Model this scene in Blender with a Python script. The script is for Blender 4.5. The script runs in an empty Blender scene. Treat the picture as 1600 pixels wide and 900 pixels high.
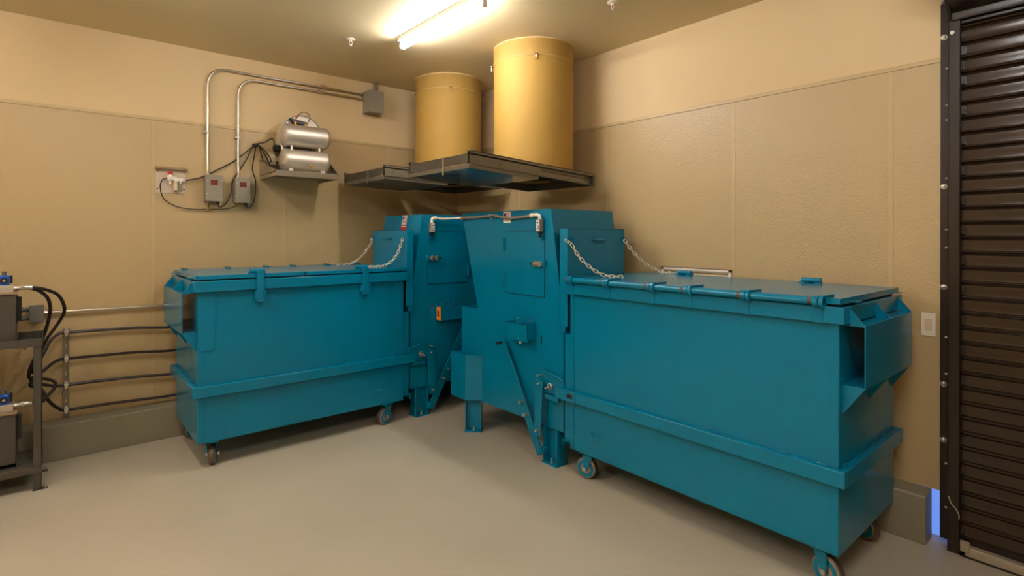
import bpy, bmesh, math, random
from mathutils import Vector, Matrix
random.seed(4)
S = bpy.context.scene
COL = S.collection
PI = math.pi

# ------------------------------------------------------------------ camera, world, exposure, lights
F_PX, PX, PY, YAW, ROLL = 843.0, 770.0, 368.8, 0.6884, 0.0016
cam_d = bpy.data.cameras.new('camera')
cam = bpy.data.objects.new('camera', cam_d); COL.objects.link(cam)
cam_d.sensor_fit = 'HORIZONTAL'; cam_d.sensor_width = 36.0
cam_d.lens = F_PX / 1600 * 36.0
cam_d.shift_x = (800 - PX) / 1600
cam_d.shift_y = -(450 - PY) / 1600
cam_d.clip_start = 0.02
cam.matrix_world = (Matrix.Translation((-3.8627, -5.363, 1.7)) @ Matrix.Rotation(-YAW, 4, 'Z')
                    @ Matrix.Rotation(PI / 2, 4, 'X') @ Matrix.Rotation(ROLL, 4, 'Z'))
S.camera = cam
S.view_settings.view_transform = 'Standard'
S.view_settings.look = 'None'
S.view_settings.gamma = 1.0
S.view_settings.use_curve_mapping = False
S.view_settings.exposure = 0.38
TUBE = 72.0            # radiance of the fluorescent tubes
LAMPS = [(-1.585, -1.95), (-3.72, -1.95), (-2.4, -5.25), (-5.5, -1.95), (-4.7, -5.25)]  # last two are unseen fill lamps, added to brighten the room
W = bpy.data.worlds.new('daylight_outside'); S.world = W; W.use_nodes = True
W.node_tree.nodes['Background'].inputs[0].default_value = (0.16, 0.30, 0.85, 1)
W.node_tree.nodes['Background'].inputs[1].default_value = 0.75

# ------------------------------------------------------------------ materials
def lin(c):
    c = c / 255.0
    return c / 12.92 if c <= 0.04045 else ((c + 0.055) / 1.055) ** 2.4
def rgb(r, g, b): return (lin(r), lin(g), lin(b), 1)
MATS = {}
def mat(name, col, rough=0.5, metal=0.0, var=0.0, vscale=3.0, bump=0.0, bscale=60.0, emit=0.0, coat=0.0, detail=4.0, rvar=0.0, spec=None):
    m = bpy.data.materials.new(name); m.use_nodes = True
    nt = m.node_tree; b = nt.nodes['Principled BSDF']
    b.inputs['Base Color'].default_value = col
    b.inputs['Roughness'].default_value = rough
    b.inputs['Metallic'].default_value = metal
    b.inputs['Coat Weight'].default_value = coat
    if spec is not None: b.inputs['Specular IOR Level'].default_value = spec
    b.inputs['Coat Roughness'].default_value = 0.15
    tc = nt.nodes.new('ShaderNodeTexCoord')
    if emit:
        b.inputs['Emission Color'].default_value = col
        b.inputs['Emission Strength'].default_value = emit
    if var or rvar:
        n = nt.nodes.new('ShaderNodeTexNoise'); n.inputs['Scale'].default_value = vscale
        n.inputs['Detail'].default_value = detail
        nt.links.new(tc.outputs['Object'], n.inputs['Vector'])
        if var:
            mx = nt.nodes.new('ShaderNodeMix'); mx.data_type = 'RGBA'
            mx.inputs[6].default_value = tuple(c * (1 - var) for c in col[:3]) + (1,)
            mx.inputs[7].default_value = tuple(min(1, c * (1 + var)) for c in col[:3]) + (1,)
            nt.links.new(n.outputs['Fac'], mx.inputs[0])
            nt.links.new(mx.outputs[2], b.inputs['Base Color'])
        if rvar:
            mr = nt.nodes.new('ShaderNodeMapRange')
            mr.inputs['To Min'].default_value = max(0.02, rough - rvar); mr.inputs['To Max'].default_value = rough + rvar
            nt.links.new(n.outputs['Fac'], mr.inputs['Value']); nt.links.new(mr.outputs[0], b.inputs['Roughness'])
    if bump:
        n2 = nt.nodes.new('ShaderNodeTexNoise'); n2.inputs['Scale'].default_value = bscale
        n2.inputs['Detail'].default_value = 3
        bp = nt.nodes.new('ShaderNodeBump'); bp.inputs['Strength'].default_value = bump
        bp.inputs['Distance'].default_value = 0.004
        nt.links.new(tc.outputs['Object'], n2.inputs['Vector'])
        nt.links.new(n2.outputs['Fac'], bp.inputs['Height'])
        nt.links.new(bp.outputs['Normal'], b.inputs['Normal'])
    MATS[name] = m
    return m
TEAL = mat('teal_enamel', rgb(0, 117, 150), 0.2, var=0.05, vscale=1.4, bump=0.05, bscale=90, spec=0.32)
TEAL_D = mat('teal_enamel_shaded', rgb(0, 98, 124), 0.42, var=0.05, vscale=2)  # darker copy of the teal, recess shade put into the colour
PAINT = mat('cream_wall_paint', rgb(216, 190, 144), 0.72, var=0.03, vscale=1.2, bump=0.12, bscale=180)
PANEL = mat('pebbled_wall_panel', rgb(188, 163, 118), 0.38, var=0.03, vscale=1.0, bump=0.6, bscale=85)
BATTEN = mat('panel_trim', rgb(192, 167, 122), 0.45)
CEIL = mat('ceiling_paint', rgb(220, 202, 160), 0.6, var=0.03, vscale=1.5, bump=0.15, bscale=70)
FLOOR = mat('sealed_concrete', rgb(186, 175, 154), 0.42, var=0.15, vscale=1.5, bump=0.06, bscale=14, detail=8, rvar=0.09)
CURB = mat('grey_painted_curb', rgb(134, 127, 106), 0.5, var=0.05, vscale=3, bump=0.12, bscale=30)
CHUTE = mat('yellow_chute_shell', rgb(170, 134, 64), 0.6, spec=0.25, var=0.07, vscale=5, bump=0.06, bscale=25)
CHUTE_L = mat('yellow_chute_collar', rgb(166, 131, 66), 0.65, spec=.25, var=0.12, vscale=14, bump=0.1, bscale=40)
CHALK = mat('chalky_rim', rgb(200, 172, 118), 0.7, var=0.15, vscale=30)
GALV = mat('grey_galvanised', rgb(128, 122, 108), 0.42, 0.65, var=0.08, vscale=6)
GALV_D = mat('dark_galvanised', rgb(96, 90, 78), 0.45, 0.6, var=0.1, vscale=5)
MIRROR = mat('polished_sheet', rgb(120, 122, 118), 0.16, 0.95, rvar=0.05, vscale=3)
STEEL = mat('conduit_steel', rgb(196, 188, 172), 0.28, 1.0)
INOX = mat('stainless_sheet', rgb(200, 190, 172), 0.27, 0.95, var=0.12, vscale=4)
ALU = mat('brushed_aluminium', rgb(206, 196, 182), 0.46, 0.75)
ZINC = mat('zinc_chain', rgb(232, 224, 204), 0.34, 0.45)
BOLT = mat('bright_bolt', rgb(205, 200, 190), 0.3, 0.9)
GREYBOX = mat('grey_box_paint', rgb(138, 130, 112), 0.45, var=0.03)
DGREY = mat('dark_grey_paint', rgb(70, 66, 58), 0.42, var=0.04, vscale=4)
CAST = mat('cast_grey', rgb(108, 106, 98), 0.5, 0.3, var=0.12, vscale=20)
BLACK = mat('black_rubber', rgb(26, 22, 20), 0.45)
BLACKP = mat('black_plastic', rgb(22, 20, 19), 0.35)
HOSE = mat('black_hydraulic_hose', rgb(40, 28, 26), 0.42)
BLUE = mat('blue_coil', rgb(10, 84, 190), 0.4)
RED = mat('red_knob', rgb(190, 14, 16), 0.35)
REDL = mat('red_label', rgb(186, 44, 32), 0.5)
DRED = mat('dark_red_label', rgb(66, 22, 16), 0.5)
ORANGE = mat('orange_sensor', rgb(236, 134, 18), 0.4)
BRASS = mat('brass', rgb(196, 150, 70), 0.3, 0.9)
WHITE = mat('white_plastic', rgb(238, 228, 212), 0.4)
CREAM = mat('cream_plastic', rgb(222, 200, 160), 0.45)
BROWN = mat('brown_shutter_paint', rgb(47, 33, 22), 0.18, var=0.06, vscale=2)
BROWN_D = mat('brown_guide_paint', rgb(34, 23, 16), 0.28, var=0.1, vscale=8)
SEAL = mat('grey_bottom_bar', rgb(158, 144, 124), 0.4, var=0.1, vscale=12)
RUST = mat('rusty_pipe_wear', rgb(78, 60, 48), 0.6, var=0.2, vscale=30)
WORN = mat('worn_wheel_metal', rgb(168, 152, 132), 0.38, 0.7, var=0.2, vscale=30)
TREAD = mat('worn_wheel_tread', rgb(104, 90, 76), 0.4, 0.55, var=0.25, vscale=25)
NAVY = mat('navy_print', rgb(36, 44, 120), 0.5)
PINKRED = mat('red_stripe', rgb(196, 92, 74), 0.5)
TUBEM = mat('fluorescent_tube', (1.0, 0.985, 1.0, 1), 0.4, emit=TUBE)
GLASSB = mat('sprinkler_bulb', rgb(190, 50, 20), 0.2)
DARKIN = mat('chute_inside_shade', rgb(34, 28, 20), 0.7)  # dark colour stands in for shade in the chute and under its plate
CHIP = mat('paint_chips', rgb(190, 180, 150), 0.5)

# ------------------------------------------------------------------ mesh builder
def catmull(P, k=8, closed=False):
    P = [Vector(p) for p in P]
    n = len(P); out = []
    seg = n if closed else n - 1
    for i in range(seg):
        if closed: a, b, c, d = P[(i - 1) % n], P[i], P[(i + 1) % n], P[(i + 2) % n]
        else: a, b, c, d = P[max(i - 1, 0)], P[i], P[i + 1], P[min(i + 2, n - 1)]
        for j in range(k):
            t = j / k
            out.append(0.5 * ((2 * b) + (c - a) * t + (2 * a - 5 * b + 4 * c - d) * t * t + (3 * b - a - 3 * c + d) * t ** 3))
    if not closed: out.append(P[-1])
    return out
class MB:
    def __init__(self, M=None):
        self.bm = bmesh.new(); self.M = M; self.mats = []; self.mi = 0
    def use(self, m):
        if m not in self.mats: self.mats.append(m)
        self.mi = self.mats.index(m); return self
    def face(self, vs):
        try:
            f = self.bm.faces.new(vs); f.material_index = self.mi; return f
        except ValueError: return None
    def box(self, x0, x1, y0, y1, z0, z1):
        v = [self.bm.verts.new(c) for c in ((x0, y0, z0), (x1, y0, z0), (x1, y1, z0), (x0, y1, z0), (x0, y0, z1), (x1, y0, z1), (x1, y1, z1), (x0, y1, z1))]
        for q in ((0, 3, 2, 1), (4, 5, 6, 7), (0, 1, 5, 4), (1, 2, 6, 5), (2, 3, 7, 6), (3, 0, 4, 7)): self.face([v[i] for i in q])
        return self
    def prism(self, pts, axis, a0, a1):
        def P(p, a):
            return {'x': (a, p[0], p[1]), 'y': (p[0], a, p[1]), 'z': (p[0], p[1], a)}[axis]
        A = [self.bm.verts.new(P(p, a0)) for p in pts]; B = [self.bm.verts.new(P(p, a1)) for p in pts]
        n = len(pts); self.face(A[::-1]); self.face(B)
        for i in range(n): self.face([A[i], A[(i + 1) % n], B[(i + 1) % n], B[i]])
        return self
    def cyl(self, p0, p1, r, n=16, r2=None, caps=True):
        p0, p1 = Vector(p0), Vector(p1); r2 = r if r2 is None else r2
        d = (p1 - p0).normalized(); a = d.orthogonal().normalized(); b = d.cross(a)
        A = []; B = []
        for i in range(n):
            t = 2 * PI * i / n; o = a * math.cos(t) + b * math.sin(t)
            A.append(self.bm.verts.new(p0 + o * r)); B.append(self.bm.verts.new(p1 + o * r2))
        for i in range(n): self.face([A[i], A[(i + 1) % n], B[(i + 1) % n], B[i]])
        if caps: self.face(A[::-1]); self.face(B)
        return self
    def lathe(self, p0, d, prof, n=32):
        """prof: (distance along d, radius) list, closed into a solid/shell of revolution"""
        p0 = Vector(p0); d = Vector(d).normalized(); a = d.orthogonal().normalized(); b = d.cross(a)
        rings = []
        for (h, r) in prof:
            if r < 1e-6: rings.append([self.bm.verts.new(p0 + d * h)])
            else: rings.append([self.bm.verts.new(p0 + d * h + (a * math.cos(2 * PI * i / n) + b * math.sin(2 * PI * i / n)) * r) for i in range(n)])
        for R, Q in zip(rings, rings[1:]):
            for i in range(n):
                j = (i + 1) % n
                if len(R) == 1 and len(Q) == 1: continue
                if len(R) == 1: self.face([R[0], Q[j], Q[i]])
                elif len(Q) == 1: self.face([R[i], R[j], Q[0]])
                else: self.face([R[i], R[j], Q[j], Q[i]])
        return self
    def tube(self, pts, r, n=10, closed=False, caps=True):
        P = [Vector(p) for p in pts]; m = len(P); rings = []
        T = []
        for i in range(m):
            if closed: t = P[(i + 1) % m] - P[(i - 1) % m]
            else: t = P[min(i + 1, m - 1)] - P[max(i - 1, 0)]
            T.append(t.normalized())
        a = T[0].orthogonal().normalized()
        for i in range(m):
            a = (a - T[i] * a.dot(T[i])).normalized(); b = T[i].cross(a)
            rings.append([self.bm.verts.new(P[i] + (a * math.cos(2 * PI * k / n) + b * math.sin(2 * PI * k / n)) * r) for k in range(n)])
        for i in range(m if closed else m - 1):
            R, Q = rings[i], rings[(i + 1) % m]
            off = 0
            if closed and i == m - 1:
                off = min(range(n), key=lambda o: (R[0].co - Q[o].co).length)
            for k in range(n): self.face([R[k], R[(k + 1) % n], Q[(k + 1 + off) % n], Q[(k + off) % n]])
        if not closed and caps: self.face(rings[0][::-1]); self.face(rings[-1])
        return self
    def bar(self, p0, p1, w, t, nrm):
        """flat bar from p0 to p1, width w in the plane, thickness t along nrm"""
        p0, p1, nrm = Vector(p0), Vector(p1), Vector(nrm).normalized()
        d = (p1 - p0).normalized(); s = d.cross(nrm).normalized() * w / 2; q = nrm * t / 2
        v = [self.bm.verts.new(c) for c in (p0 - s - q, p0 + s - q, p1 + s - q, p1 - s - q, p0 - s + q, p0 + s + q, p1 + s + q, p1 - s + q)]
        for f in ((0, 3, 2, 1), (4, 5, 6, 7), (0, 1, 5, 4), (1, 2, 6, 5), (2, 3, 7, 6), (3, 0, 4, 7)): self.face([v[i] for i in f])
        return self
    def sphere(self, c, r, n=10):
        c = Vector(c); prof = [(-r * math.cos(PI * i / n), r * math.sin(PI * i / n)) for i in range(n + 1)]
        prof[0] = (-r, 0); prof[-1] = (r, 0)
        return self.lathe(c, (0, 0, 1), prof, n * 2)
    def build(self, name, m=None, parent=None, bevel=0.0, smooth=True, keep=False, recalc=True):
        if self.M:
            for v in self.bm.verts: v.co = self.M(v.co)
        if recalc: bmesh.ops.recalc_face_normals(self.bm, faces=self.bm.faces)
        me = bpy.data.meshes.new(name)
        loc = Vector((0, 0, 0))
        if parent is None and not keep:
            xs = [v.co.x for v in self.bm.verts]; ys = [v.co.y for v in self.bm.verts]; zs = [v.co.z for v in self.bm.verts]
            loc = Vector(((min(xs) + max(xs)) / 2, (min(ys) + max(ys)) / 2, min(zs)))
            for v in self.bm.verts: v.co -= loc
        self.bm.to_mesh(me); self.bm.free()
        if self.mats:
            for q in self.mats: me.materials.append(q)
        else: me.materials.append(m)
        if smooth:
            for p in me.polygons: p.use_smooth = True
            me.set_sharp_from_angle(angle=math.radians(34))
        o = bpy.data.objects.new(name, me); COL.objects.link(o); o.location = loc
        if parent is not None: o.parent = parent
        if bevel:
            b = o.modifiers.new('bevel', 'BEVEL'); b.width = bevel; b.segments = 2; b.limit_method = 'ANGLE'
            b.angle_limit = math.radians(40)
        return o
def tag(o, label, cat, group=None):
    o['label'] = label; o['category'] = cat
    if group: o['group'] = group
    return o
def thing(name, label, cat, loc, rz=0.0, group=None):
    o = bpy.data.objects.new(name, None); COL.objects.link(o); o.location = loc; o.rotation_euler = (0, 0, rz)
    o.empty_display_size = 0.1
    return tag(o, label, cat, group)
def struct(o): o['kind'] = 'structure'; return o
def lab(o, s): o['label'] = s; return o

# ------------------------------------------------------------------ the room
H = 3.353
XM, YM = -6.2, -7.6
YD = -4.625            # where the shutter opening begins on the right wall
struct(MB().box(XM - .2, 0.05, YM - .2, 0.05, -0.12, 0).build('floor', FLOOR, keep=True))
struct(MB().box(XM - .2, 0.3, YM - .2, 0.3, H, H + .12).build('ceiling', CEIL, keep=True))
PT, PB = 2.69, 0.277
wl = struct(MB().box(XM, 0, 0, 0.2, 0, H).build('wall_left', PAINT, keep=True))
seams = [0, -0.966, -2.082, -3.181, -4.29, -5.4, XM]
for a, b in zip(seams, seams[1:]):
    MB().box(b + .001, a - .001, -0.003, 0.0, PB, PT).build('wall_panel', PANEL, wl)
for s in seams[1:-1]:
    MB().box(s - .013, s + .013, -0.006, -0.002, PB, PT - .012).build('batten', BATTEN, wl, bevel=.002)
MB().box(XM, -0.003, -0.009, 0, PT - .012, PT + .014).build('cap_strip', BATTEN, wl, bevel=.003)
wr = struct(MB().box(0, 0.2, YD, 0, 0.0 + PB, H).box(0, 0.2, YD + .14, 0, 0, PB).box(0.002, 0.2, YM, YD, 3.02, H).build('wall_right', PAINT, keep=True))
seams = [0, -1.108, -2.273, -3.436, -4.389, YD]
for a, b in zip(seams, seams[1:]):
    MB().box(-0.003, 0, b + .001, a - .001, PB, PT).build('wall_panel', PANEL, wr)
for s in seams[1:-1]:
    MB().box(-0.006, -0.002, s - .013, s + .013, PB, PT - .012).build('batten', BATTEN, wr, bevel=.002)
MB().box(-0.009, 0, YD, -0.003, PT - .012, PT + .014).build('cap_strip', BATTEN, wr, bevel=.003)
struct(MB().box(XM - .2, XM, YM, 0.2, 0, H).build('wall_side', PAINT, keep=True))
struct(MB().box(XM, 0.2, YM - .2, YM, 0, H).build('wall_back', PAINT, keep=True))
CT = 0.138
struct(MB().prism([(-CT, 0), (-CT, .262), (-CT + .006, .268), (0, PB), (0, 0)], 'x', XM, -0.0).build('baseboard_left', CURB, keep=True, bevel=.004))
cb = MB()
cb.prism([(0, 0), (0, PB), (-CT + .006, .268), (-CT, .262), (-CT, 0)], 'y', -4.585, -CT)
struct(cb.build('baseboard_right', CURB, keep=True, bevel=.006))

# ------------------------------------------------------------------ roller shutter (door_1)
dr = bpy.data.objects.new('door_1', None); COL.objects.link(dr); dr.location = (0, -4.62, 0); struct(dr)
DY = -4.62
def DM(v): return Vector((v.x, v.y - DY, v.z))
YE = -7.2
cz0, pitch = 0.085, 0.0805
b = MB(DM)
prof = []
nsl = 36
xc = -0.062
for i in range(nsl):
    z = cz0 + i * pitch
    prof += [(xc + .006, z), (xc - .010, z + .001), (xc - .017, z + .004), (xc - .018, z + .008), (xc - .012, z + .011), (xc - .003, z + .013), (xc - .001, z + .020), (xc - .0045, z + .045), (xc - .003, z + .066), (xc + .006, z + pitch - .008), (xc + .008, z + pitch - .001)]
zt = cz0 + nsl * pitch
back = [(xc + .012, zt), (xc + .012, cz0)]
V0 = [b.bm.verts.new((x, -4.70, z)) for x, z in prof]; V1 = [b.bm.verts.new((x, YE, z)) for x, z in prof]
for i in range(len(prof) - 1): b.face([V0[i], V0[i + 1], V1[i + 1], V1[i]])
B0 = [b.bm.verts.new((x, -4.70, z)) for x, z in back]; B1 = [b.bm.verts.new((x, YE, z)) for x, z in back]
b.face([V0[-1], B0[0], B1[0], V1[-1]]); b.face([B0[0], B0[1], B1[1], B1[0]]); b.face([B0[1], V0[0], V1[0], B1[1]])
lab(b.build('slat_curtain', BROWN, dr), 'dark brown interlocking slats of the roller shutter')
b = MB(DM)
for i in range(0, nsl, 2):
    z = cz0 + i * pitch
    b.box(-0.078, -0.066, -4.739, -4.7235, z + .018, z + .060)
    b.cyl((-.078, -4.731, z + .026), (-.081, -4.731, z + .026), .004, 8)
b.build('end_lock', BROWN_D, dr)
b = MB(DM)
b.box(-0.012, 0.0, -4.72, -4.622, 0.02, 3.0)
lab(b.build('wall_angle', BROWN_D, dr, bevel=.002), 'flat brown angle against the wall')
b = MB(DM)
b.box(-0.104, -0.098, -4.724, -4.672, 0.0, 2.98).box(-0.104, -0.012, -4.677, -4.671, 0.0, 2.98).box(-0.104, -.084, -4.724, -4.719, 0, 2.9).box(-.05, -.03, -4.724, -4.677, 0, 2.98)
b.build('guide_rail', BROWN_D, dr, bevel=.0015)
for z in (2.81, 1.98, 1.42, 0.88, 0.57):
    b = MB(DM); b.cyl((-0.012, -4.638, z), (-0.015, -4.638, z), .015, 14).lathe((-.015, -4.638, z), (-1, 0, 0), [(0, .012), (.005, .010), (.008, .005), (.009, 0)], 12)
    b.build('anchor_bolt', BOLT, dr)
for z in (2.62, 2.42, 2.34, 2.02, 1.74, 1.64, 1.15, 0.95, .46, .22):
    MB(DM).cyl((-0.07, -4.672, z), (-0.07, -4.655, z), .005, 8).build('screw', BOLT, dr)
b = MB(DM); b.cyl((-.104, -4.69, 2.80), (-.109, -4.69, 2.80), .010, 10); b.cyl((-.13, -4.684, 2.93), (-.136, -4.684, 2.93), .009, 10); b.build('bracket_screw', BOLT, dr)
b = MB(DM)
b.box(-.07, -.045, YE, -4.726, 0.010, 0.085).box(-.115, -.02, YE, -4.726, 0.001, 0.010)
lab(b.build('bottom_angle', BROWN_D, dr, bevel=.002), 'dark lower angle of the shutter')
b = MB(DM)
b.prism([(-.115, .010), (-.115, .046), (-.108, .058), (-.072, .058), (-.072, .010)], 'y', YE, -4.745)
b.box(-.122, -.1, -4.765, -4.727, .03, .085)
lab(b.build('bottom_bar', SEAL, dr, bevel=.003), 'scuffed pale grey bottom bar')
b = MB(DM)
b.prism([(-.10, 2.86), (-.30, 3.05), (-.52, 3.05), (-.56, 3.12), (-.56, H), (0, H), (0, 2.99), (-.06, 2.99)], 'y', -4.672, -4.690)
b.prism([(-.098, 2.90), (-.098, 2.86), (-.116, 2.86), (-.120, 2.875), (-.120, 2.90)], 'y', YE, -4.69)
b.prism([(-.120, 2.90), (-.16, 2.925), (-.46, 3.03), (-.55, 3.14), (-.55, H), (-.54, H), (-.54, 3.14), (-.45, 3.04), (-.16, 2.935), (-.098, 2.90)], 'y', YE, -4.69)
b.box(-.098, -.03, YE, -4.726, 2.84, 2.855)
lab(b.build('hood', BROWN_D, dr, bevel=.002), 'brown sheet hood over the rolled shutter')
b = MB(DM); b.tube(catmull([(-.107, -4.676, .30), (-.108, -4.690, .262), (-.107, -4.705, .245), (-.108, -4.721, .215), (-.108, -4.720, .19)], 5), .0025, 6)
b.build('scrape_mark', CHIP, dr)

# ------------------------------------------------------------------ lamps and sprinklers
def lamp(x, y, label):
    t = thing('batten_lamp', label, 'lamp', (x, y, H))
    L = .56
    MB().prism([(-.046, 0), (.046, 0), (.04, -.03), (-.04, -.03)], 'y', -L, L).build('housing', WHITE, t, bevel=.002)
    for s in (-1, 1):
        e = MB().box(-.018, .018, s * (L - .012) - .012, s * (L - .012) + .012, -.098, -.030)
        e.build('lamp_holder', WHITE, t, bevel=.003)
    MB().cyl((0, -L + .02, -.068), (0, L - .02, -.068), .027, 20).build('tube', TUBEM, t)
    MB().tube(catmull([(.03, -L - .03, 0), (.025, -L - .02, -.04), (0, -L - .012, -.06)], 5), .004, 6).build('feed_wire', STEEL, t)
names = ['lit fluorescent batten lamp on the ceiling in front of the yellow chutes',
         'lit fluorescent batten lamp on the ceiling above the left bin',
         'lit fluorescent batten lamp on the ceiling near the roller shutter',
         'added unseen batten lamp on the ceiling beyond the equipment stand, as fill light', 'added unseen batten lamp on the ceiling above the camera side of the room, as fill light']
for (x, y), s in zip(LAMPS, names): lamp(x, y, s)
def sprinkler(x, y, label):
    t = thing('sprinkler_head', label, 'sprinkler', (x, y, H))
    MB().lathe((0, 0, 0), (0, 0, -1), [(0, .038), (.003, .038), (.008, .030), (.010, .012), (.010, 0)], 24).build('escutcheon', WHITE, t)
    b = MB().cyl((0, 0, -.008), (0, 0, -.022), .010, 12)
    for s in (-1, 1): b.tube([(s * .010, 0, -.018), (s * .013, 0, -.034), (s * .004, 0, -.050)], .0025, 6)
    b.cyl((0, 0, -.048), (0, 0, -.054), .006, 10).lathe((0, 0, -.056), (0, 0, -1), [(0, 0), (0, .016), (.002, .017), (.002, 0)], 16)
    b.build('frame', WHITE, t)
    MB().cyl((0, 0, -.022), (0, 0, -.048), .003, 8).build('bulb', GLASSB, t)
sprinkler(-1.905, -1.099, 'white sprinkler head on the ceiling left of the lit lamp')
sprinkler(-.789, -2.955, 'white sprinkler head on the ceiling at top, right of the lamp')

# ------------------------------------------------------------------ chutes
def chute(cx, cy, zb, label, R=.352):
    t = thing('trash_chute', label, 'chute', (cx, cy, zb))
    h = H - zb
    MB().lathe((0, 0, 0), (0, 0, 1), [(0, R - .008), (0, R), (h, R), (h, R - .008), (0, R - .008)], 72).build('chute_pipe', CHUTE, t)
    lab(MB().lathe((0, 0, .02), (0, 0, 1), [(0, R - .012), (h - .04, R - .012), (h - .04, 0)], 48).build('chute_inner_shade', DARKIN, t), 'shade inside the chute, painted dark')  # dark shell added to paint the shade inside the pipe
    MB().lathe((0, 0, h - .15), (0, 0, 1), [(0, R), (.0, R + .003), (.149, R + .003), (.149, R), (0, R)], 72).build('collar', CHUTE_L, t)
    MB().lathe((0, 0, h - .012), (0, 0, 1), [(0, R + .002), (.0, R + .006), (.011, R + .006), (.011, R + .002), (0, R + .002)], 72).build('ceiling_rim', CHALK, t)
    MB().lathe((0, 0, h - .153), (0, 0, 1), [(0, R), (.0, R + .0045), (.004, R + .0045), (.004, R), (0, R)], 72).build('seam_bead', CHALK, t)
    th = math.atan2(-5.363 - cy, -3.8627 - cx)
    a2 = th - 1.35
    MB().bar((R * math.cos(a2), R * math.sin(a2), 0.05), (R * math.cos(a2), R * math.sin(a2), h - .16), .004, .004, (math.cos(a2), math.sin(a2), 0)).build('side_seam', CHUTE_L, t)
    for k in range(4):
        a = th + .06 + k * PI / 2
        d = Vector((math.cos(a), math.sin(a), 0)); s = Vector((-d.y, d.x, 0))
        c = d * (R + .004) + Vector((0, 0, h - .16))
        b = MB()
        b.bar(c + Vector((0, 0, -.035)), c + Vector((0, 0, .035)), .026, .004, d)
        b.bar(c + Vector((0, 0, .012)), c + d * .03 + Vector((0, 0, .012)), .026, .004, (0, 0, 1))
        b.build('hanger_clip', CHUTE_L, t)
        MB().cyl(c + d * .018 + Vector((0, 0, -.025)), c + d * .018 + Vector((0, 0, .022)), .0045, 8).build('clip_bolt', BOLT, t)
    return t
chute(-.551, -.582, 2.26, 'yellow round trash chute farther back, nearer the room corner')
chute(-.528, -1.877, 2.205, 'yellow round trash chute nearer the camera, taller in view')

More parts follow.
